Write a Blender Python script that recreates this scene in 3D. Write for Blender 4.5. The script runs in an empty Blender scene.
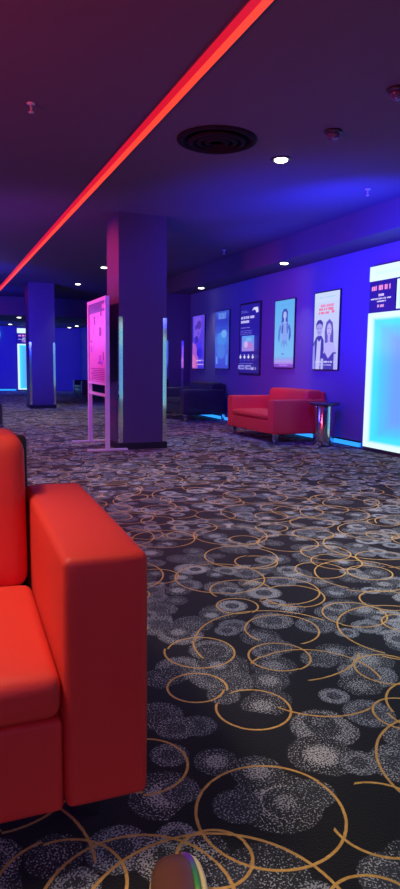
import bpy, bmesh, math, random
from mathutils import Vector, Matrix
PI = math.pi
random.seed(7)
scn = bpy.context.scene
COL = scn.collection

# ------------------------------------------------------------------ helpers
def lin(r, g, b):
    f = lambda c: (c/255/12.92) if c/255 <= .04045 else ((c/255+.055)/1.055)**2.4
    return (f(r), f(g), f(b), 1)

def mat(name, col, rough=.5, metal=0, coat=0, sheen=0, spec=.5, bump=None):
    m = bpy.data.materials.new(name); m.use_nodes = True
    nt = m.node_tree; b = nt.nodes['Principled BSDF']
    b.inputs['Base Color'].default_value = (*col[:3], 1)
    b.inputs['Roughness'].default_value = rough
    b.inputs['Metallic'].default_value = metal
    b.inputs['Coat Weight'].default_value = coat
    b.inputs['Sheen Weight'].default_value = sheen
    b.inputs['Specular IOR Level'].default_value = spec
    if bump:
        tc = nt.nodes.new('ShaderNodeTexCoord')
        no = nt.nodes.new('ShaderNodeTexNoise'); no.inputs['Scale'].default_value = bump[0]; no.inputs['Detail'].default_value = 4
        bu = nt.nodes.new('ShaderNodeBump'); bu.inputs['Strength'].default_value = bump[1]; bu.inputs['Distance'].default_value = .01
        nt.links.new(tc.outputs['Object'], no.inputs['Vector'])
        nt.links.new(no.outputs['Fac'], bu.inputs['Height'])
        nt.links.new(bu.outputs['Normal'], b.inputs['Normal'])
    return m

def emat(name, col, strength=1.0, base=(.02, .02, .02)):
    m = bpy.data.materials.new(name); m.use_nodes = True
    b = m.node_tree.nodes['Principled BSDF']
    b.inputs['Base Color'].default_value = (*base, 1)
    b.inputs['Roughness'].default_value = .4
    b.inputs['Emission Color'].default_value = (*col[:3], 1)
    b.inputs['Emission Strength'].default_value = strength
    return m

def link(name, me, mats, parent=None, smooth=False):
    o = bpy.data.objects.new(name, me); COL.objects.link(o)
    for m in (mats if isinstance(mats, (list, tuple)) else [mats]): me.materials.append(m)
    if smooth:
        for p in me.polygons: p.use_smooth = True
    if parent: o.parent = parent
    return o

def tag(o, label, cat, group=None):
    o['label'] = label; o['category'] = cat
    if group: o['group'] = group
    return o

def thing(name, label, cat, loc=(0, 0, 0), rz=0, group=None):
    o = bpy.data.objects.new(name, None); COL.objects.link(o)
    o.location = loc; o.rotation_euler = (0, 0, rz); o.empty_display_size = .1
    return tag(o, label, cat, group)

class MB:
    """collects shapes into one mesh"""
    def __init__(s): s.v = []; s.f = []; s.m = []; s.sm = []
    def add(s, vs, fs, mi=0, smooth=False):
        n = len(s.v); s.v += [tuple(v) for v in vs]
        for f in fs: s.f.append(tuple(i+n for i in f)); s.m.append(mi); s.sm.append(smooth)
    def box(s, x0, x1, y0, y1, z0, z1, mi=0):
        vs = [(x, y, z) for x in (x0, x1) for y in (y0, y1) for z in (z0, z1)]
        s.add(vs, [(0, 1, 3, 2), (4, 6, 7, 5), (0, 4, 5, 1), (2, 3, 7, 6), (0, 2, 6, 4), (1, 5, 7, 3)], mi)
    def rbox(s, x0, x1, y0, y1, z0, z1, r=.03, mi=0, m=6, k=4, puff=(0, 0, 0)):
        """rounded box; puff = how far the middles of the x / y / z faces swell"""
        c = Vector(((x0+x1)/2, (y0+y1)/2, (z0+z1)/2)); h = Vector(((x1-x0)/2, (y1-y0)/2, (z1-z0)/2))
        r = min(r, *(h*.98))
        def ax(hh):
            a = [-hh + r*(1-math.cos(i/k*PI/2)) for i in range(k)]
            mid = [-(hh-r) + (2*(hh-r))*i/m for i in range(m+1)]
            return a + mid + [-t for t in reversed(a)]
        A = [ax(h[i]) for i in range(3)]; N = len(A[0])-1
        idx = {}; vs = []; fs = []
        def vert(i, j, l):
            if (i, j, l) not in idx:
                p = Vector((A[0][i], A[1][j], A[2][l]))
                q = Vector([max(-(h[t]-r), min(h[t]-r, p[t])) for t in range(3)])
                d = p-q
                p2 = q + d.normalized()*r if d.length > 1e-9 else p
                u = [p2[t]/h[t] for t in range(3)]
                for t in range(3):
                    if puff[t]:
                        a, b = [w for w in range(3) if w != t]
                        p2[t] += puff[t]*u[t]*max(0, 1-u[a]**2)**.6*max(0, 1-u[b]**2)**.6
                idx[(i, j, l)] = len(vs); vs.append(c+p2)
            return idx[(i, j, l)]
        R = range(N)
        for a in R:
            for b in R:
                fs.append((vert(0, a, b), vert(0, a, b+1), vert(0, a+1, b+1), vert(0, a+1, b)))
                fs.append((vert(N, a, b), vert(N, a+1, b), vert(N, a+1, b+1), vert(N, a, b+1)))
                fs.append((vert(a, 0, b), vert(a+1, 0, b), vert(a+1, 0, b+1), vert(a, 0, b+1)))
                fs.append((vert(a, N, b), vert(a, N, b+1), vert(a+1, N, b+1), vert(a+1, N, b)))
                fs.append((vert(a, b, 0), vert(a, b+1, 0), vert(a+1, b+1, 0), vert(a+1, b, 0)))
                fs.append((vert(a, b, N), vert(a+1, b, N), vert(a+1, b+1, N), vert(a, b+1, N)))
        s.add(vs, fs, mi, True)
    def lathe(s, prof, n=32, cx=0, cy=0, mi=0, smooth=True):
        vs = []; fs = []
        for (r, z) in prof:
            for i in range(n): vs.append((cx+r*math.cos(2*PI*i/n), cy+r*math.sin(2*PI*i/n), z))
        for j in range(len(prof)-1):
            for i in range(n):
                a, b = j*n+i, j*n+(i+1) % n
                fs.append((a, b, b+n, a+n))
        fs.append(tuple(reversed(range(n)))); fs.append(tuple((len(prof)-1)*n+i for i in range(n)))
        s.add(vs, fs, mi, smooth)
    def poly(s, pts, mi=0): s.add(pts, [tuple(range(len(pts)))], mi)
    def tube(s, pts, r, n=8, mi=0):
        vs = []; fs = []
        P = [Vector(p) for p in pts]
        for i, p in enumerate(P):
            t = (P[min(i+1, len(P)-1)]-P[max(i-1, 0)]).normalized()
            up = Vector((0, 0, 1)) if abs(t.z) < .9 else Vector((1, 0, 0))
            a = t.cross(up).normalized(); b = t.cross(a)
            for j in range(n):
                q = p + r*(a*math.cos(2*PI*j/n)+b*math.sin(2*PI*j/n)); vs.append(q)
        for i in range(len(P)-1):
            for j in range(n):
                fs.append((i*n+j, i*n+(j+1) % n, (i+1)*n+(j+1) % n, (i+1)*n+j))
        fs.append(tuple(range(n))); fs.append(tuple(reversed([(len(P)-1)*n+j for j in range(n)])))
        s.add(vs, fs, mi, True)
    def build(s, name, mats, parent=None):
        me = bpy.data.meshes.new(name); me.from_pydata(s.v, [], s.f)
        for p, mi, sm in zip(me.polygons, s.m, s.sm): p.material_index = mi; p.use_smooth = sm
        bm = bmesh.new(); bm.from_mesh(me); bmesh.ops.recalc_face_normals(bm, faces=bm.faces) if not getattr(s, 'keep', False) else None
        bm.to_mesh(me); bm.free(); me.update()
        return link(name, me, mats, parent)

def struct(name, mb, m):
    o = mb.build(name, m); o['kind'] = 'structure'; return o

# ------------------------------------------------------------------ carpet
class G:
    """tiny node-graph writer"""
    def __init__(s, nt): s.nt = nt
    def put(s, sock, v):
        if v is None: return
        if hasattr(v, 'is_output'): s.nt.links.new(v, sock)
        else: sock.default_value = v
    def math(s, op, a, b=None, c=None, clamp=False):
        n = s.nt.nodes.new('ShaderNodeMath'); n.operation = op; n.use_clamp = clamp
        for i, v in enumerate((a, b, c)): s.put(n.inputs[i], v)
        return n.outputs[0]
    def ss(s, v, a, b, o0=0., o1=1.):
        n = s.nt.nodes.new('ShaderNodeMapRange'); n.interpolation_type = 'SMOOTHSTEP'
        for i, q in enumerate((v, a, b, o0, o1)): s.put(n.inputs[i], q)
        return n.outputs[0]
    def lr(s, v, a, b, o0, o1):
        n = s.nt.nodes.new('ShaderNodeMapRange')
        for i, q in enumerate((v, a, b, o0, o1)): s.put(n.inputs[i], q)
        return n.outputs[0]
    def mix(s, fac, a, b):
        n = s.nt.nodes.new('ShaderNodeMix'); n.data_type = 'RGBA'
        s.put(n.inputs[0], fac); s.put(n.inputs[6], a); s.put(n.inputs[7], b)
        return n.outputs[2]
    def mapping(s, v, loc, rot, sc):
        n = s.nt.nodes.new('ShaderNodeMapping'); s.put(n.inputs[0], v)
        n.inputs['Location'].default_value = loc; n.inputs['Rotation'].default_value = (0, 0, rot); n.inputs['Scale'].default_value = (sc, sc, sc)
        return n.outputs[0]
    def voronoi(s, v, rnd, scale=1.):
        n = s.nt.nodes.new('ShaderNodeTexVoronoi'); n.voronoi_dimensions = '2D'; s.put(n.inputs['Vector'], v)
        n.inputs['Scale'].default_value = scale; n.inputs['Randomness'].default_value = rnd
        return n.outputs['Distance'], n.outputs['Color'], n.outputs['Position']
    def noise(s, v, scale, detail=1.):
        n = s.nt.nodes.new('ShaderNodeTexNoise'); n.noise_dimensions = '2D'; s.put(n.inputs['Vector'], v)
        n.inputs['Scale'].default_value = scale; n.inputs['Detail'].default_value = detail
        return n.outputs['Fac']
    def sep(s, c):
        n = s.nt.nodes.new('ShaderNodeSeparateXYZ'); s.put(n.inputs[0], c); return n.outputs

def carpet_material():
    m = bpy.data.materials.new('ring_pattern_carpet'); m.use_nodes = True
    nt = m.node_tree; b = nt.nodes['Principled BSDF']; g = G(nt)
    pos = nt.nodes.new('ShaderNodeTexCoord').outputs['Object']
    speck = g.noise(pos, 210, 1.5)
    rough = g.noise(pos, 70, 2)
    wob = g.math('MULTIPLY', g.math('SUBTRACT', rough, .5), .07)
    col = (.0075, .0078, .0105, 1)
    for (sc, rot, off, r0, r1) in ((4.4, .3, (1.3, .2, 0), .28, .48), (5.2, 1.1, (4.7, 2.9, 0), .26, .46), (6.4, 2.0, (7.1, 5.3, 0), .26, .45)):
        d, c, _ = g.voronoi(g.mapping(pos, off, rot, sc), .75)
        R, Gc, Bc = g.sep(c)
        rad = g.lr(R, 0, 1, r0, r1)
        t = g.math('ADD', g.math('DIVIDE', d, rad), wob)
        mask = g.ss(t, .97, 1.03, 1., 0.)
        keep = g.math('LESS_THAN', Bc, .68)
        mask = g.math('MULTIPLY', mask, keep)
        core = g.ss(t, .30, .72, .78, .08)                 # bright centre, grey rim
        don = g.math('MULTIPLY', g.ss(t, .40, .52, .02, .66), g.ss(t, .75, 1., 1., .45))
        dens = g.mix(g.math('GREATER_THAN', Gc, .40), core, don)
        dens = g.math('MULTIPLY', dens, g.lr(Bc, 0, .68, .15, 1.05))
        on = g.ss(g.math('ADD', speck, g.math('MULTIPLY', dens, .32)), .63, .69)
        halo = g.mix(Gc, (.018, .020, .027, 1), (.044, .050, .068, 1))
        thr = g.mix(R, (.40, .42, .47, 1), (.58, .57, .56, 1))
        col = g.mix(mask, col, g.mix(on, halo, thr))
    for (sc, rot, off, r0, r1, rnd) in ((1.55, .5, (.35, .6, 0), .34, .50, .45), (1.95, 1.3, (3.1, 1.2, 0), .26, .47, .6), (2.9, 2.2, (6.4, 8.8, 0), .24, .44, .6)):
        v = g.mapping(pos, off, rot, sc)
        d, c, p = g.voronoi(v, rnd)
        R, Gc, Bc = g.sep(c)
        sub = nt.nodes.new('ShaderNodeVectorMath'); sub.operation = 'SUBTRACT'; nt.links.new(v, sub.inputs[0]); nt.links.new(p, sub.inputs[1])
        X, Y, _ = g.sep(sub.outputs[0])
        ang = g.math('DIVIDE', g.math('ARCTAN2', X, Y), 2*PI)
        ang = g.math('FRACT', g.math('ADD', g.math('ADD', ang, Bc), 1.))
        rad = g.lr(R, 0, 1, r0, r1)
        rad = g.math('MULTIPLY', rad, g.math('ADD', .93, g.math('MULTIPLY', ang, g.math('MULTIPLY', Gc, .14))))
        e = g.math('ABSOLUTE', g.math('SUBTRACT', g.math('ADD', d, g.math('MULTIPLY', wob, .06)), rad))
        w = .0036*sc
        line = g.ss(e, w*.75, w*1.15, 1., 0.)
        line = g.math('MULTIPLY', line, g.math('LESS_THAN', Gc, .86))
        yarn = g.mix(rough, (.56, .26, .05, 1), (.95, .58, .17, 1))
        col = g.mix(line, col, yarn)
    nt.links.new(col, b.inputs['Base Color'])
    b.inputs['Roughness'].default_value = .95
    b.inputs['Specular IOR Level'].default_value = .15
    b.inputs['Sheen Weight'].default_value = .12
    b.inputs['Sheen Roughness'].default_value = .6
    bu = nt.nodes.new('ShaderNodeBump'); bu.inputs['Strength'].default_value = .35; bu.inputs['Distance'].default_value = .004
    nt.links.new(speck, bu.inputs['Height']); nt.links.new(bu.outputs['Normal'], b.inputs['Normal'])
    return m

# ------------------------------------------------------------------ materials
M = dict(
    wall=mat('wall_paint', (.17, .18, .36), .7, spec=.3, bump=(60, .05)),
    ceil=mat('ceiling_paint', (.11, .095, .115), .8, spec=.15),
    column=mat('column_paint', (.075, .07, .14), .55, spec=.3),
    plinth=mat('black_skirting', (.012, .012, .016), .5),
    steel=mat('brushed_steel', (.88, .88, .90), .09, 1),
    chrome=mat('chrome', (.85, .85, .87), .22, 1),
    drum=mat('polished_drum_steel', (.62, .62, .66), .16, 1),
    red=mat('red_leather', (.72, .046, .036), .5, spec=.3, bump=(260, .10)),
    black=mat('black_leather', (.030, .029, .034), .4, coat=.2, bump=(260, .10)),
    shell=mat('dark_back_shell', (.03, .012, .02), .5),
    table=mat('dark_table_top', (.06, .055, .07), .25),
    frame=mat('black_poster_frame', (.03, .03, .05), .45),
    alu=mat('white_stand_metal', (.70, .70, .74), .35, .0),
    acrylic=mat('dark_acrylic', (.10, .06, .14), .2),
    grille=mat('dark_grille', (.014, .012, .016), .9, spec=.1),
    plastic=mat('dark_plastic', (.03, .03, .04), .35),
    fitting=mat('white_fitting', (.55, .55, .58), .4),
    lamp=emat('lamp_white', (1, .93, .82), 6),
    led=emat('led_orange_red', (1, .055, .022), 1.25, (0, 0, 0)),
    ledside=emat('led_lit_side', (.80, .006, .020), .9, (0, 0, 0)),
    cyan=emat('led_cyan', (.02, .26, 1), 1.6),
)

# ------------------------------------------------------------------ room shell
X0, X1, Y0, Y1, ZC = -4.6, 4.81, -3.2, 23.0, 2.67
mb = MB(); mb.box(X0-.1, X1+.1, Y0-.1, Y1+.1, -.1, 0); struct('floor', mb, carpet_material())
mb = MB(); mb.box(X0-.1, X1+.1, Y0-.1, Y1+.1, ZC, ZC+.1); struct('ceiling', mb, M['ceil'])
mb = MB(); mb.box(X1, X1+.1, Y0, Y1, 0, ZC); struct('wall_right', mb, M['wall'])
mb = MB(); mb.box(X0-.1, X0, Y0, Y1, 0, ZC); struct('wall_left', mb, M['wall'])
mb = MB(); mb.box(X0-.1, X1+.1, Y1, Y1+.1, 0, ZC); struct('wall_far', mb, M['wall'])
mb = MB(); mb.box(X0-.1, X1+.1, Y0-.1, Y0, 0, ZC); struct('wall_near', mb, M['wall'])
ZS, ZF = 2.38, 2.20
mb = MB(); mb.box(4.33, X1, Y0, 17.5, ZS, ZC); struct('trim_1', mb, M['ceil'])          # soffit along the poster wall
mb = MB(); mb.box(X0, X1, 17.5, Y1, ZF, ZC); struct('trim_2', mb, M['ceil'])            # lowered ceiling at the far end

# glowing strips along the foot of the walls
def led_skirting(label, x0, x1, y0, y1, nx, ny):
    t = thing('led_skirting', label, 'light strip', ((x0+x1)/2, (y0+y1)/2, 0), 0, 'light strips at the foot of the walls')
    cx, cy = (x0+x1)/2, (y0+y1)/2
    mb = MB(); mb.box(x0-cx, x1-cx, y0-cy, y1-cy, .0, .085); mb.build('housing', M['plinth'], t)
    mb = MB(); e = .004
    mb.box(x0-cx+(-e if nx < 0 else 0), x1-cx+(0 if nx < 0 else 0), y0-cy-(e if ny < 0 else 0), y1-cy, .012, .066)
    mb.build('diffuser', M['cyan'], t)
led_skirting('cyan light strip along the foot of the poster wall', X1-.041, X1-.021, 6.46, 22.9, -1, 0)
led_skirting('cyan light strip along the foot of the far end wall', -2.0, 2.58, Y1-.02, Y1, 0, -1)

# ------------------------------------------------------------------ columns
def column(label, x0, x1, y0, y1, gx0, gx1, gz):
    t = thing('column', label, 'column', ((x0+x1)/2, (y0+y1)/2, 0), 0, 'square columns')
    cx, cy = (x0+x1)/2, (y0+y1)/2
    top = ZC if y0 < 17 else ZF
    if x1 > 4.2: top = ZS
    mb = MB(); mb.box(x0-cx, x1-cx, y0-cy, y1-cy, 0, top); mb.build('shaft', M['column'], t)
    mb = MB(); mb.box(x0-cx-.012, min(x1-cx+.012, X1-cx), y0-cy-.014, y1-cy+(.012 if x1 < 4.2 else .0), 0, .075); mb.build('plinth', M['plinth'], t)
    for gx, s in ((gx0, 1), (gx1, -1)):
        mb = MB()
        mb.box(gx-cx, gx-cx+s*.042, y0-cy-.004, y0-cy, .08, gz)
        mb.box(gx-cx-s*.003, gx-cx, y0-cy-.004, y0-cy+.038, .08, gz)
        mb.build('corner_guard', M['steel'], t)
column('square column behind the poster stand, nearest of the columns', 1.955, 2.525, 7.20, 7.74, 1.955, 2.525, 1.525)
column('farther square column at left, in front of the far glowing panel', 1.885, 2.43, 14.2, 14.74, 1.885, 2.43, 1.42)
column('column against the poster wall behind the black armchair', 4.30, X1, 12.25, 12.85, 4.30, 4.66, 1.46)

# ------------------------------------------------------------------ armchairs
def armchair(label, loc, rz, leather, W=1.38, D=.86, T=.555, B=.125, top=.67, seat=.37, cush=.30, arm=.16, shell=True, gap=.012, group='low leather armchairs', legin=.0):
    """front faces local -Y; origin on the floor under the middle"""
    t = thing('armchair', label, 'armchair', loc, rz, group)
    w, d = W/2, D/2
    ib = w-arm
    mb = MB(); mb.rbox(-ib+.002, ib-.002, -d+.006, d-.03, B-.005, cush-.004, .014, m=3); mb.build('seat_base', leather, t)
    mb = MB(); mb.rbox(-ib+.004, ib-.004, -d-.004, d-.30, cush, seat, .028, m=10, puff=(0, .006, .022)); mb.build('seat_cushion', leather, t)
    for s in (-1, 1):
        a, b = sorted((s*ib, s*w))
        mb = MB(); mb.rbox(a, b, -d, d-.07, B, T, .017, m=8, puff=(.004, .003, .006)); o = mb.build('armrest', leather, t)
    mb = MB(); mb.rbox(-ib+gap, ib-gap, d-.31, d-.055, seat-.02, top, .045, m=10, puff=(0, .018, .010))
    o = mb.build('back_cushion', leather, t)
    # the back leans a little
    for v in o.data.vertices: v.co.y += max(0, v.co.z-seat)*.12
    mb = MB(); mb.rbox(-ib-.014, ib+.014, d-.055, d, B, top-.02, .018, m=4); mb.build('back_panel', M['shell'] if shell else leather, t)
    for sx in (-1, 1):
        for sy in (-1, 1):
            x, y = sx*(w-.075-(.02 if legin else 0)), sy*(d-.075) + (legin if sy < 0 else 0)
            mb = MB()
            mb.add([(x-.032, y-.032, B+.006), (x+.032, y-.032, B+.006), (x+.032, y+.032, B+.006), (x-.032, y+.032, B+.006),
                    (x-.016, y-.016, 0), (x+.016, y-.016, 0), (x+.016, y+.016, 0), (x-.016, y+.016, 0)],
                   [(0, 1, 2, 3), (7, 6, 5, 4), (0, 4, 5, 1), (1, 5, 6, 2), (2, 6, 7, 3), (3, 7, 4, 0)])
            mb.build('leg', M['chrome'], t)
    return t
armchair('large red leather armchair in the left foreground, cut off by the frame', (-.258, 1.622, 0), math.radians(-2), M['red'],
         W=1.30, D=.86, T=.632, B=.12, top=.80, seat=.405, cush=.315, arm=.168, legin=.07, gap=.010)
armchair('small red leather armchair against the wall beneath the posters', (4.35, 7.79, 0), -PI/2, M['red'], shell=False)
armchair('black leather armchair right behind the column, left of the red one', (4.35, 10.98, 0), -PI/2, M['black'], shell=False)
armchair('distant black armchair seen between the left column and the poster stand', (4.16, 17.9, 0), -PI/2, M['black'], shell=False, T=.50, top=.56, W=1.2, D=.98)

# low black seat cut by the left edge of the frame
t = thing('ottoman', 'low black upholstered ottoman at the left edge of the frame', 'ottoman', (.62, 10.4, 0))
mb = MB(); mb.rbox(-.31, .31, -.31, .31, .05, .37, .04, m=6, puff=(0, 0, .015)); mb.build('seat', M['black'], t)
for sx in (-1, 1):
    for sy in (-1, 1):
        mb = MB(); mb.lathe([(.014, 0), (.02, .055)], 10, sx*.25, sy*.25); mb.build('leg', M['chrome'], t)

# drum table
t = thing('side_table', 'round steel drum side table beside the small red armchair', 'table', (4.50, 6.84, 0))
mb = MB(); mb.lathe([(.128, 0), (.130, .01), (.130, .50), (.126, .51)], 40); mb.build('drum_base', M['drum'], t)
mb = MB(); mb.lathe([(.170, .51), (.184, .514), (.187, .522), (.187, .534), (.182, .541)], 48); mb.build('table_top', M['table'], t)

# ------------------------------------------------------------------ poster stand
t = thing('poster_stand', 'freestanding white metal poster stand lit pink beside the column', 'stand', (1.80, 7.58, 0))
for s, nm in ((-1, 'near'), (1, 'far')):
    y = s*.44
    mb = MB(); mb.box(-.022, .022, y-.025, y+.025, .02, 1.74); mb.build('post', M['alu'], t)
    mb = MB(); mb.rbox(-.235, .235, y-.025, y+.025, 0, .024, .006, m=2, k=2); mb.build('foot', M['alu'], t)
for z0, z1 in ((1.70, 1.74), (.745, .775), (.615, .645)):
    mb = MB(); mb.box(-.018, .018, -.415, .415, z0, z1); mb.build('crossbar', M['alu'], t)
# the printed sheet
def c_(r, g, b): return lin(r, g, b)
pm = [mat('stand_header', (.20, .10, .30), .3), mat('stand_sheet', (.80, .42, .62), .3), mat('stand_print_violet', (.45, .16, .75), .4),  # white sheet with the pink of the red light put in its colour
      mat('stand_print_pale', (.85, .62, .78), .4), mat('stand_print_dark', (.30, .06, .22), .4)]
mb = MB(); mb.box(-.006, .006, -.415, .415, .775, 1.70); mb.build('backing_sheet', pm[0], t)
mb = MB(); mb.keep = True
def yz(mbx, x, y0, y1, z0, z1, mi): mbx.add([(x, y0, z0), (x, y0, z1), (x, y1, z1), (x, y1, z0)], [(0, 1, 2, 3)], mi)
yz(mb, -.0075, -.40, .40, .78, 1.585, 1)
rr = random.Random(3)
for i in range(26):
    y0 = rr.uniform(-.38, .28); z0 = rr.uniform(.95, 1.52); yz(mb, -.0082-.0001*i, y0, y0+rr.uniform(.02, .12), z0, z0+rr.uniform(.02, .10), rr.choice((2, 2, 3, 4, 1, 1)))
for i in range(7): yz(mb, -.0120, -.36, .34-.05*(i % 3), .80+.021*i, .808+.021*i, 4)
for i in range(8): yz(mb, -.0082, -.36+.07*i, -.31+.07*i, 1.615, 1.665, 3 if i in (0, 1) else 0)
mb.build('poster_print', pm, t)

# ------------------------------------------------------------------ light-box posters
def P(y, z): return (0, y, z)
class Pic:
    """flat artwork on the poster plane. u: 0 left..1 right as seen from the room, v: 0 bottom..1 top"""
    def __init__(s, w, h): s.mb = MB(); s.mb.keep = True; s.w, s.h = w, h; s.k = 0; s.mats = []; s.ix = {}
    def col(s, rgb, e=1.0):
        key = (rgb, e)
        if key not in s.ix:
            s.ix[key] = len(s.mats); s.mats.append(emat('print_%d_%d_%d' % rgb, lin(*rgb), e))
        return s.ix[key]
    def poly(s, pts, rgb, e=1.0):
        s.k += 1; x = -.00008*s.k
        # seen from -X the left side is +Y
        s.mb.poly([(x, s.w*(.5-u), s.h*v) for u, v in pts], s.col(rgb, e))
    def rect(s, u0, u1, v0, v1, rgb, e=1.0): s.poly([(u0, v0), (u1, v0), (u1, v1), (u0, v1)], rgb, e)
    def oval(s, u, v, a, b, rgb, n=20, e=1.0):
        s.poly([(u+a*math.cos(2*PI*i/n), v+b*math.sin(2*PI*i/n)) for i in range(n)], rgb, e)
    def words(s, u0, u1, v0, v1, rgb, seed=0, e=1.0):
        r = random.Random(seed); u = u0; unit = (v1-v0)*s.h/s.w*.62
        while u < u1-.01:
            w = min(unit*r.uniform(.7, 1.1), u1-u)
            if r.random() < .84: s.rect(u, u+w*.78, v0, v1-(v1-v0)*r.choice((0, 0, .12)), rgb, e)
            u += w
def vgrad(p, v0, v1, c0, c1, n=10, u0=0, u1=1):
    for i in range(n):
        f = (i+.5)/n; c = tuple(int(c0[j]+(c1[j]-c0[j])*f) for j in range(3))
        p.rect(u0, u1, v0+(v1-v0)*i/n, v0+(v1-v0)*(i+1)/n, c)
def lightbox(label, y0, y1, z0, z1, draw, rim=.014, edge=None):
    w, h = y1-y0, z1-z0
    t = thing('lightbox_poster', label, 'poster', (X1, (y0+y1)/2, z0), 0, 'lit film posters on the wall')
    mb = MB(); mb.box(-.022, 0, -w/2-rim, w/2+rim, -rim, h+rim); mb.build('frame', M['frame'], t)
    p = Pic(w, h); draw(p)
    o = p.mb.build('poster_print', p.mats, t); o.location = (-.0225, 0, 0)
    return t

def d_purple(p):
    vgrad(p, 0, 1, (62, 50, 210), (98, 70, 230), 8)
    p.poly([(0, 0), (.45, 0), (.5, .2), (.3, .45), (0, .5)], (165, 90, 205)); p.poly([(0, .02), (.3, .02), (.3, .2), (0, .28)], (205, 115, 195))
    p.poly([(.1, .6), (.5, .55), (.8, .75), (.7, .98), (.15, .97)], (118, 84, 228))
    p.oval(.55, .82, .2, .08, (80, 50, 170)); p.oval(.35, .55, .16, .07, (60, 40, 180)); p.oval(.6, .42, .18, .09, (70, 50, 225)); p.oval(.62, .3, .25, .09, (40, 35, 210))
    p.oval(.3, .78, .07, .05, (60, 40, 190)); p.oval(.5, .66, .12, .03, (100, 70, 220))
    p.words(.35, .95, .14, .165, (235, 200, 245), 3); p.words(.45, .95, .07, .09, (220, 190, 245), 4)
def d_teal(p):
    vgrad(p, 0, .5, (60, 70, 205), (75, 115, 225), 6); vgrad(p, .5, .8, (75, 115, 225), (45, 60, 195), 5); vgrad(p, .8, 1, (45, 55, 185), (60, 90, 210), 3)
    p.oval(.5, .52, .34, .13, (70, 135, 228)); p.oval(.66, .6, .2, .07, (110, 165, 240)); p.oval(.45, .3, .3, .13, (75, 120, 222)); p.oval(.3, .68, .22, .06, (50, 80, 205))
    p.poly([(.1, .08), (.22, .08), (.2, .2), (.1, .22)], (110, 150, 240)); p.rect(.8, .93, .06, .24, (80, 130, 235))
    for i in range(5): p.rect(.25+.11*i, .32+.11*i, .86, .97-.01*(i % 2), (110, 150, 235))
def d_info(p):
    p.rect(0, 1, 0, 1, (32, 24, 150)); p.poly([(0, 0), (1, 0), (1, .4), (0, .1)], (38, 24, 130))
    p.words(.05, .35, .905, .915, (120, 115, 225), 1); p.words(.05, .45, .885, .893, (120, 115, 225), 2)
    p.poly([(.62, .90), (.72, .945), (.92, .945), (.95, .875), (.84, .865), (.82, .90), (.72, .915)], (215, 215, 255))
    p.words(.06, .75, .795, .832, (205, 200, 255), 5); p.words(.06, .50, .735, .772, (205, 200, 255), 6)
    p.words(.06, .55, .66, .672, (130, 125, 235), 7)
    for i in range(3): p.words(.06, .68, .615-.025*i, .625-.025*i, (110, 105, 225), 8+i)
    vgrad(p, .32, .545, (165, 130, 225), (90, 155, 235), 7, .18, .82)
    p.oval(.4, .42, .1, .05, (205, 175, 235)); p.oval(.62, .40, .12, .05, (185, 120, 205)); p.oval(.55, .49, .16, .03, (120, 175, 240))
    for i, u in enumerate((.12, .34, .55, .77)):
        p.oval(u, .235, .05, .022, (215, 210, 255)); p.rect(u-.012, u+.02, .235, .275, (215, 210, 255)); p.rect(u-.05, u+.05, .185, .192, (110, 105, 220))
    p.words(.05, .8, .135, .145, (130, 125, 225), 12)
    for u0, u1 in ((.03, .36), (.42, .70)): p.rect(u0, u1, .055, .115, (150, 145, 235)); p.words(u0+.05, u1-.02, .07, .10, (30, 24, 140), 13)
    p.words(.72, .95, .05, .09, (190, 185, 250), 14)
def d_sky(p):
    vgrad(p, .16, 1, (125, 190, 240), (95, 175, 240), 10); vgrad(p, .05, .16, (175, 135, 230), (125, 180, 238), 5); p.rect(0, 1, 0, .05, (125, 70, 205))
    # a long-haired woman, arms at her sides, fading out below the waist
    p.poly([(.36, .70), (.38, .82), (.46, .87), (.60, .87), (.68, .82), (.67, .72), (.72, .58), (.62, .52), (.42, .50), (.33, .58)], (62, 82, 180))
    p.poly([(.28, .645), (.44, .68), (.62, .68), (.76, .645), (.70, .52), (.66, .40), (.40, .40), (.36, .52)], (135, 165, 238))
    p.poly([(.28, .645), (.22, .56), (.19, .44), (.25, .36), (.29, .44), (.31, .54), (.36, .60)], (95, 125, 212))
    p.poly([(.76, .645), (.84, .56), (.86, .46), (.78, .38), (.74, .45), (.76, .54), (.69, .60)], (75, 98, 196))
    p.poly([(.40, .66), (.47, .62), (.44, .50), (.36, .52)], (70, 90, 190)); p.poly([(.62, .66), (.68, .66), (.70, .52), (.64, .50)], (80, 100, 196))
    p.oval(.53, .775, .085, .055, (172, 190, 244)); p.rect(.49, .57, .66, .73, (160, 182, 242))
    p.rect(.47, .51, .785, .792, (90, 105, 190)); p.rect(.55, .59, .785, .792, (90, 105, 190)); p.rect(.505, .56, .745, .75, (130, 95, 195))
    p.poly([(.40, .40), (.66, .40), (.70, .30), (.58, .36), (.52, .27), (.46, .36), (.36, .29)], (110, 150, 224)); p.oval(.46, .20, .08, .012, (95, 130, 215))
    p.words(.1, .9, .085, .10, (205, 165, 235), 3); p.words(.3, .75, .025, .04, (205, 150, 240), 4)
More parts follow.
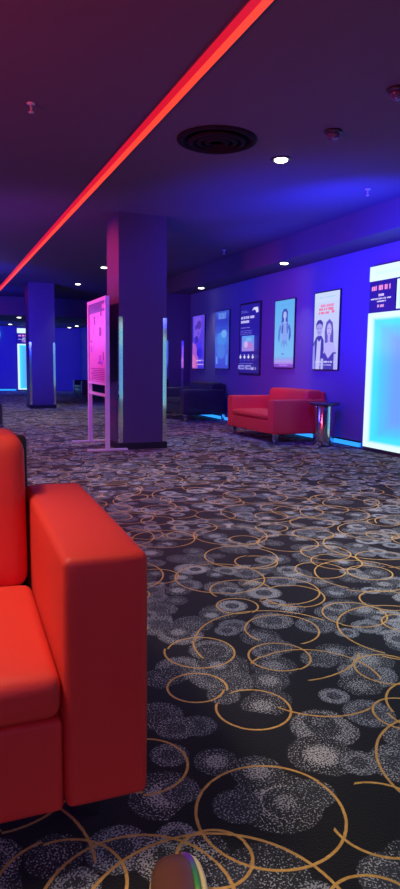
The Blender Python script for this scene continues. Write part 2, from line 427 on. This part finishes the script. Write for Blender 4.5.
def d_couple(p):
    vgrad(p, 0, 1, (178, 180, 246), (205, 222, 248), 8)
    p.words(.2, .85, .93, .945, (150, 205, 235), 1); p.words(.22, .8, .81, .845, (235, 120, 175), 2); p.words(.2, .85, .765, .80, (240, 85, 130), 3); p.words(.2, .66, .72, .75, (240, 85, 130), 4); p.words(.72, .84, .725, .765, (240, 85, 130), 41)
    # man in a dark jacket and pale shirt
    p.poly([(.0, 0), (.02, .34), (.12, .42), (.22, .45), (.34, .44), (.44, .38), (.48, .0)], (62, 50, 170))
    p.poly([(.12, 0), (.17, .40), (.25, .36), (.33, .40), (.30, 0)], (190, 190, 248)); p.poly([(.0, 0), (.0, .3), (.07, .34), (.1, 0)], (150, 150, 238))
    p.oval(.25, .53, .125, .095, (168, 160, 235)); p.poly([(.11, .52), (.11, .6), (.18, .645), (.3, .65), (.39, .61), (.39, .53), (.36, .58), (.25, .605), (.15, .58)], (66, 52, 165))
    p.rect(.17, .22, .535, .545, (90, 78, 185)); p.rect(.28, .33, .535, .545, (90, 78, 185)); p.rect(.2, .3, .478, .486, (110, 90, 200))
    # woman with long hair in a dark dress
    p.poly([(.50, .30), (.47, .50), (.53, .61), (.65, .65), (.78, .60), (.82, .48), (.84, .30)], (95, 80, 188))
    p.poly([(.40, .02), (.44, .22), (.5, .34), (.66, .36), (.84, .34), (.95, .24), (.97, .02)], (182, 176, 244))
    p.poly([(.40, .0), (.42, .20), (.50, .22), (.64, .14), (.82, .22), (.95, .22), (.96, .0)], (70, 56, 172))
    p.oval(.65, .51, .095, .085, (186, 178, 242)); p.rect(.6, .7, .36, .44, (176, 168, 240))
    p.rect(.585, .63, .525, .533, (100, 85, 190)); p.rect(.675, .72, .525, .533, (100, 85, 190)); p.rect(.61, .70, .462, .47, (150, 90, 190))
    p.words(.12, .9, .085, .11, (205, 205, 252), 7); p.words(.2, .8, .05, .065, (190, 190, 250), 8); p.rect(.36, .46, 0, .14, (180, 180, 246)); p.rect(.88, .97, 0, .2, (178, 180, 246))
lightbox('narrow purple and pink lit poster, farthest left of the row', 11.46, 12.07, .91, 1.935, d_purple)
lightbox('blue and teal lit poster, second from the left', 10.35, 10.95, .925, 1.945, d_teal)
lightbox('dark navy lit poster with white text and icons', 9.20, 9.90, .86, 1.975, d_info, rim=.03)
lightbox('sky blue lit poster of a lone figure with pink foot', 8.13, 8.70, .965, 1.945, d_sky)
lightbox('white lit poster of a man and woman under red lettering', 7.02, 7.60, .95, 1.955, d_couple)
def d_plain(p): vgrad(p, 0, 1, (130, 130, 235), (170, 175, 245), 5); p.oval(.5, .5, .3, .2, (80, 80, 210)); p.words(.2, .8, .1, .13, (210, 210, 250), 3)
lightbox('distant lit poster glimpsed edge-on left of the poster stand', 20.3, 20.95, .93, 1.95, d_plain)

# ------------------------------------------------------------------ glowing panel walls
def glow_material(name, w, h, edge_l, edge_o, inner, mid, core, es):
    """edge-lit acrylic: bright rim along its light tubes, cyan inside it, blue in the middle. local y across, z up"""
    m = bpy.data.materials.new(name); m.use_nodes = True; nt = m.node_tree; g = G(nt); b = nt.nodes['Principled BSDF']
    x, y, z = g.sep(nt.nodes.new('ShaderNodeTexCoord').outputs['Object'])
    dy = g.math('SUBTRACT', w/2, g.math('ABSOLUTE', y)); dz = g.math('MINIMUM', z, g.math('SUBTRACT', h, z))
    dz = g.math('MULTIPLY', dz, 1.6)
    d = g.math('MINIMUM', dy, dz)
    c = g.mix(g.ss(d, edge_l*.5, edge_l*1.15), edge_o, inner)
    c = g.mix(g.ss(d, edge_l*1.2, edge_l*2.4), c, mid)
    c = g.mix(g.ss(d, edge_l*2.0, edge_l*4.2), c, core)
    b.inputs['Base Color'].default_value = (.05, .08, .1, 1); b.inputs['Roughness'].default_value = .15
    nt.links.new(c, b.inputs['Emission Color']); b.inputs['Emission Strength'].default_value = es
    return m
WHT, CYN, SKY, PER = lin(225, 252, 255), lin(60, 225, 250), lin(75, 195, 250), lin(105, 160, 248)
def panel_wall(label, loc, rz, w, es=1.05, mirror=1, edge=.11):
    """local: back on x=0, faces -X, spans y, stands on the floor"""
    t = thing('glowing_panel', label, 'light panel', loc, rz, 'glowing panel walls')
    mb = MB(); mb.box(-.05, 0, -w/2, w/2, .0, 2.15); mb.build('carcass', M['frame'], t)
    mb = MB(); mb.box(-.062, -.05, -w/2, w/2, 0, 1.565); o = mb.build('main_panel', glow_material('edge_lit_main', w, 1.565, edge, WHT, CYN, SKY, PER, es), t); o.location = (0, 0, .045)
    mb = MB(); mb.box(-.062, -.05, -w/2, w/2, 0, .165); o = mb.build('header_panel', glow_material('edge_lit_header', w, .165, .16, WHT, lin(190, 250, 240), lin(110, 235, 245), lin(110, 235, 245), es), t); o.location = (0, 0, 1.972)
    sw = .46
    p = Pic(sw, .345); p.rect(0, 1, 0, 1, (26, 18, 150))
    p.words(.08, .82, .70, .86, (250, 150, 205), 5, 1.1); p.words(.36, .58, .50, .58, (235, 215, 255), 6)
    p.words(.06, .86, .40, .45, (225, 215, 255), 7); p.words(.30, .66, .31, .36, (225, 215, 255), 8); p.words(.34, .60, .14, .23, (240, 170, 230), 9)
    o = p.mb.build('message_screen', p.mats, t); o.location = (-.0565, w/2-sw/2-.004, 1.620)
    mb = MB(); mb.box(-.062, -.05, -(w-sw-.03)/2, (w-sw-.03)/2, 0, .32); o = mb.build('side_panel', glow_material('edge_lit_side', w-sw-.03, .32, .06, WHT, lin(170, 245, 250), CYN, CYN, es), t)
    o.location = (0, -(sw+.03)/2, 1.632)
    return t
panel_wall('large cyan glowing panel with a dark message screen at the right edge', (X1-.021, 6.34-.70, 0), 0, 1.40, 1.05, 1, .135)
panel_wall('cyan glowing panel near the seats, seen only mirrored in the column guards', (X1-.021, -1.1, 0), 0, 4.0, .95)
panel_wall('distant cyan glowing panel on the end wall beside the far column', (2.645+.45, Y1-.021, 0), PI/2, .9, 1.0, edge=.08)
# ring light on the far wall
t = thing('ring_sign', 'round cyan ring light on the far wall at the left edge', 'sign', (1.70, Y1, 1.92))
mb = MB(); n = 40
vs = []; fs = []
for i in range(n):
    a = 2*PI*i/n
    for j in range(10):
        b = 2*PI*j/10; r = .37+.03*math.cos(b); vs.append((r*math.cos(a), -.05+.03*math.sin(b), r*math.sin(a)))
for i in range(n):
    for j in range(10): fs.append((i*10+j, i*10+(j+1) % 10, ((i+1) % n)*10+(j+1) % 10, ((i+1) % n)*10+j))
mb.add(vs, fs, 0, True); mb.build('tube', emat('ring_cyan', lin(60, 190, 255), 1.1), t)
mb = MB(); vs = [(.36*math.cos(2*PI*i/n), -.02, .36*math.sin(2*PI*i/n)) for i in range(n)]+[(.36*math.cos(2*PI*i/n), 0, .36*math.sin(2*PI*i/n)) for i in range(n)]
mb.add(vs, [tuple(range(n)), tuple(reversed(range(n, 2*n)))]+[(i, (i+1) % n, n+(i+1) % n, n+i) for i in range(n)]); mb.build('back_plate', emat('sign_blue', lin(30, 30, 200), .8), t)

# ------------------------------------------------------------------ ceiling things
t = thing('led_line_light', 'long red light line running across the ceiling', 'light', (1.45, 9.6, ZC))
L = 7.85
mb = MB(); mb.box(-.054, .054, -L, L, -.010, 0); mb.build('housing', M['ceil'], t)
mb = MB(); mb.box(.0, .048, -L+.01, L-.01, -.014, -.010); mb.build('diffuser', M['led'], t)
mb = MB(); mb.box(-.048, .0, -L+.01, L-.01, -.013, -.010); mb.build('reflector', M['ledside'], t)  # slot side lit by the LED, that light put in as emission

def downlight(label, x, y, z):
    t = thing('downlight', label, 'light', (x, y, z), 0, 'small round ceiling downlights')
    mb = MB(); mb.lathe([(.085, 0), (.085, -.006), (.07, -.010), (.058, -.004), (.058, -.001)], 28); mb.build('trim_ring', M['plastic'], t)
    mb = MB(); mb.lathe([(.054, -.004), (.054, -.014), (.046, -.02)], 24); mb.build('lens', M['lamp'], t)
DL = [('round downlight just right of the ceiling vent', 2.681, 4.841, ZC), ('round downlight above the poster wall, over the pale blue poster', 4.45, 7.87, ZS),
      ('round downlight left of the near column, above the poster stand', 2.818, 11.363, ZC), ('round downlight in front of the far column, nearer of the pair at left', 2.9, 14.0, ZC),
      ('round downlight above the purple poster at the end of the row', 4.54, 11.05, ZS), ('small far downlight left of the far column, upper one', 2.16, 18.2, ZF),
      ('tiny far downlight left of the far column, lower one', 2.30, 21.7, ZF), ('tiny far downlight just right of the far column', 4.35, 22.5, ZF), ('small far downlight between the far column and the poster stand', 4.38, 21.4, ZF)]
for d in DL: downlight(*d)

t = thing('air_diffuser', 'large round dark air vent in the ceiling', 'vent', (2.02, 4.64, ZC))
mb = MB(); mb.lathe([(.30, 0), (.30, -.01), (.27, -.022), (.25, -.012), (.25, -.002)], 48); mb.build('rim', M['grille'], t)
for r in (.20, .14, .08):
    mb = MB(); mb.lathe([(r, -.004), (r+.02, -.02), (r-.015, -.034), (r-.02, -.03), (r-.005, -.008)], 40); mb.build('cone', M['grille'], t)
for (x, y, z, lab) in ((2.706, 4.133, ZC, 'dark dome sensor on the ceiling right of the vent'), (2.66, 3.38, ZC, 'dark dome sensor on the ceiling at the right edge')):
    t = thing('dome_sensor', lab, 'sensor', (x, y, z), 0, 'dark ceiling dome sensors')
    mb = MB(); mb.lathe([(.065, 0), (.065, -.012), (.055, -.02)], 28); mb.build('base', M['plastic'], t)
    mb = MB(); mb.lathe([(.05, -.02), (.048, -.035), (.036, -.052), (.018, -.062), (.002, -.065)], 28); mb.build('dome', M['acrylic'], t)
for (x, y, z, lab) in ((.642, 4.512, ZC, 'small sprinkler head on the ceiling at upper left'), (3.874, 5.285, ZC, 'small sprinkler head on the ceiling at right above the panel'), (4.007, 8.885, ZC, 'small sprinkler head on the ceiling right of the near column')):
    t = thing('sprinkler_head', lab, 'sprinkler', (x, y, z), 0, 'ceiling sprinkler heads')
    mb = MB(); mb.lathe([(.028, 0), (.028, -.006), (.012, -.01)], 16); mb.build('collar', M['fitting'], t)
    mb = MB(); mb.lathe([(.008, -.01), (.008, -.055)], 10); mb.lathe([(.018, -.055), (.018, -.06)], 14); mb.build('nozzle', M['fitting'], t)

# ------------------------------------------------------------------ shoe at the bottom of the frame
t = thing('shoe', 'brown shoe tip with a rainbow coloured edge at the bottom of the frame', 'shoe', (.362, .928, 0), math.radians(-14))
sec = [(-.150, .030, .062), (-.135, .036, .075), (-.10, .039, .085), (-.05, .038, .082), (0, .040, .072), (.05, .050, .064), (.09, .051, .062), (.125, .047, .058), (.15, .038, .050), (.165, .022, .038)]
def shoe_ring(y, hw, z0, z1, n=20, sq=1.0):
    return [(hw*math.copysign(abs(math.cos(2*PI*i/n))**sq, math.cos(2*PI*i/n)), y, (z0+z1)/2+(z1-z0)/2*math.sin(2*PI*i/n)) for i in range(n)]
def loft(mbx, rings, mi=0):
    n = len(rings[0]); vs = [v for r in rings for v in r]; fs = []
    for j in range(len(rings)-1):
        for i in range(n): fs.append((j*n+i, j*n+(i+1) % n, (j+1)*n+(i+1) % n, (j+1)*n+i))
    fs.append(tuple(range(n))); fs.append(tuple(reversed([(len(rings)-1)*n+i for i in range(n)])))
    mbx.add(vs, fs, mi, True)
mb = MB(); loft(mb, [shoe_ring(y, w-.001, .004, h) for y, w, h in sec]); mb.build('upper', mat('brown_patent_leather', (.15, .055, .036), .35), t)
mb = MB(); loft(mb, [shoe_ring(y*1.04, w+.002, 0, .016, sq=.6) for y, w, h in sec]); mb.build('sole', mat('cream_sole', (.75, .58, .30), .5), t)
rb = bpy.data.materials.new('rainbow_welt'); rb.use_nodes = True; nt = rb.node_tree; g = G(nt)
yy = g.sep(nt.nodes.new('ShaderNodeTexCoord').outputs['Object'])[1]
cr = nt.nodes.new('ShaderNodeValToRGB'); nt.links.new(g.lr(yy, .0, .165, 0, 1), cr.inputs[0])
E_ = cr.color_ramp.elements; E_[0].position = 0; E_[0].color = (.75, .55, .12, 1); E_[1].position = 1; E_[1].color = (.55, .25, .15, 1)
for pz, c in ((.35, (.06, .35, .08, 1)), (.6, (.05, .22, .12, 1)), (.8, (.14, .05, .55, 1)), (.92, (.2, .06, .5, 1))):
    e = E_.new(pz); e.color = c
nt.links.new(cr.outputs[0], nt.nodes['Principled BSDF'].inputs['Base Color']); nt.nodes['Principled BSDF'].inputs['Roughness'].default_value = .25
def piping(th, r):
    pts = []
    for i in range(25):
        y = -.05+.212*i/24
        k = next(j for j in range(len(sec)-1) if sec[j][0] <= y <= sec[j+1][0]+1e-6)
        f = (y-sec[k][0])/(sec[k+1][0]-sec[k][0]); w = sec[k][1]+(sec[k+1][1]-sec[k][1])*f; h = sec[k][2]+(sec[k+1][2]-sec[k][2])*f
        pts.append((w*math.cos(th), y, h/2+h/2*math.sin(th)))
    mb = MB(); mb.tube(pts, r, 8); return mb
piping(math.radians(48), .0065).build('rainbow_piping', rb, t)
piping(math.radians(24), .0075).build('cream_piping', mat('cream_piping', (.85, .68, .34), .4), t)

# ------------------------------------------------------------------ lamps and added fill lights
def area(name, loc, rot, sx, sy, col, power, spread=180):
    l = bpy.data.lights.new(name, 'AREA'); l.shape = 'RECTANGLE'; l.size = sx; l.size_y = sy; l.color = col; l.energy = power; l.spread = math.radians(spread)
    o = bpy.data.objects.new(name, l); COL.objects.link(o); o.location = loc; o.rotation_euler = rot; return o
def point(name, loc, col, power, r=.1):
    l = bpy.data.lights.new(name, 'POINT'); l.color = col; l.energy = power; l.shadow_soft_size = r
    o = bpy.data.objects.new(name, l); COL.objects.link(o); o.location = loc; return o
def spot(name, loc, col, power, ang=100, blend=.6, r=.05, rot=(0, 0, 0)):
    l = bpy.data.lights.new(name, 'SPOT'); l.color = col; l.energy = power; l.spot_size = math.radians(ang); l.spot_blend = blend; l.shadow_soft_size = r
    o = bpy.data.objects.new(name, l); COL.objects.link(o); o.location = loc; o.rotation_euler = rot; return o
RED, BLU, WHI, VIO, CYA = (1, .02, .03), (.03, .025, 1), (1, .9, .86), (.30, .10, 1), (.05, .5, 1)
COOL = (.92, .95, 1)
COOL, FLO = (.84, .98, 1), (.72, .74, 1)
def aim(o, p): o.rotation_euler = (Vector(p)-o.location).to_track_quat('-Z', 'Y').to_euler()
area('red_line_lamp', (1.45, 9.6, ZC-.02), (0, 0, 0), .1, 15.6, RED, 12)
for i, d in enumerate(DL):
    z_ = d[3]
    spot('downlight_and_fill_lamp', (d[1], d[2], d[3]-.03), FLO if z_ > ZC-.1 else WHI, (140, 35, 140, 100, 35, 20, 12, 3, 3)[i], 95 if i in (0, 2, 3, 5, 6) else 75, .9)
for (x, y, p) in ((2.7, -1.0, 190), (2.7, 2.2, 260), (1.0, -1.2, 260), (.7, 5.6, 115), (3.0, 7.9, 110), (.6, 8.6, 110), (.6, 11.6, 150), (.6, 15.0, 150), (.5, 18.0, 330)):
    spot('downlight_and_fill_lamp', (x, y, ZC-.03), COOL if y < 4 else FLO, p, 95, .9)  # unseen ceiling spots without fixtures; those past the near floor are added fill
o = spot('downlight_lamp_armchair', (-.60, 1.5, ZC-.03), (1, .84, .62), 330, 50, .6, .4); aim(o, (-.12, 1.5, .5))
o = spot('rose_fill_seats', (-.5, -1.8, 1.5), (.72, .26, 1), 60, 34, .6, .2); aim(o, (-.12, 1.2, .38))  # unseen fill added to lift the armchair front
BLU = (.016, .02, 1)
def blue(x, y, z, tx, ty, tz, p, ang=140): o = spot('blue_fill', (x, y, z), BLU, p, ang, .8, .15); aim(o, (tx, ty, tz))  # unseen spots added to tint walls, columns, ceiling and red chair blue
blue(3.3, 5.0, 1.7, 4.81, 6.4, 2.3, 420)
blue(3.2, 7.2, 1.7, 4.81, 7.8, 2.0, 100)
blue(3.2, 9.8, 1.6, 4.81, 10.4, 1.6, 40)
blue(2.2, 3.6, 2.3, 2.2, 7.2, 1.2, 230, 46)
blue(2.9, 5.6, .9, 4.0, 6.2, 2.67, 260, 130)
blue(.3, 11.5, 1.2, .3, 14.0, 2.67, 300, 140)
o = spot('violet_fill_ceiling', (.2, 7.2, .5), (.40, .07, 1), 115, 130, .8, .3); aim(o, (1.6, 9.2, 2.67))  # unseen upward fill added to turn the ceiling purple
o = spot('violet_fill_ceiling', (3.0, 4.2, .5), (.30, .07, 1), 60, 120, .8, .3); aim(o, (2.6, 4.0, 2.67))
blue(2.6, 6.2, 1.5, 4.1, 7.6, .4, 150, 42)
point('violet_fill', (-2.6, 6.5, 1.3), (.16, .11, 1), 130, .5)  # unseen ambient fill added for bluish shadows
point('violet_fill', (.3, 11.6, 1.6), (.22, .14, 1), 60, .4)
blue(1.0, 12.3, 1.3, 2.1, 14.2, 1.4, 260, 90)
blue(1.0, 19.8, 1.3, 1.4, 23, 1.5, 420)
blue(3.4, 19.8, 1.3, 4.0, 23, 1.3, 60)
blue(.6, 14.5, 1.6, .3, 17.5, 2.5, 330)
o = spot('red_fill_ceiling', (-2.4, 2.5, .9), (1, .05, .12), 430, 140, .8, .3); aim(o, (-.2, 4.5, 2.67))  # unseen upward fill added to give the ceiling its maroon
o = spot('red_fill_column', (.2, 7.75, 2.45), (1, .05, .20), 200, 70, .8, .1); aim(o, (1.95, 7.7, 1.55))  # added spots that boost the light line's red on stand and column side
o = spot('red_fill_column', (.9, 7.62, 2.45), (1, .03, .10), 60, 50, .8, .05); aim(o, (1.95, 7.5, 2.2))

w = bpy.data.worlds.new('dark_world'); scn.world = w; w.use_nodes = True
w.node_tree.nodes['Background'].inputs[0].default_value = (.0, .0, .0, 1)

# ------------------------------------------------------------------ camera
cam = bpy.data.cameras.new('camera'); co = bpy.data.objects.new('camera', cam); COL.objects.link(co)
cam.sensor_fit = 'VERTICAL'; cam.sensor_height = 36; cam.lens = 36*642/889; cam.clip_start = .02
pitch, roll, yaw = math.radians(7.15), math.radians(.7), math.radians(22.4)
R = Matrix.Rotation(-yaw, 4, 'Z') @ Matrix.Rotation(PI/2-pitch, 4, 'X') @ Matrix.Rotation(roll, 4, 'Z')
co.matrix_world = Matrix.Translation((0, 0, 1.0)) @ R
scn.camera = co
vs_ = scn.view_settings; vs_.view_transform = 'Standard'; vs_.look = 'None'; vs_.exposure = 0; vs_.gamma = 1; vs_.use_curve_mapping = False
scn.cycles.use_denoising = True
scn.cycles.sample_clamp_indirect = 3
scn.cycles.max_bounces = 6
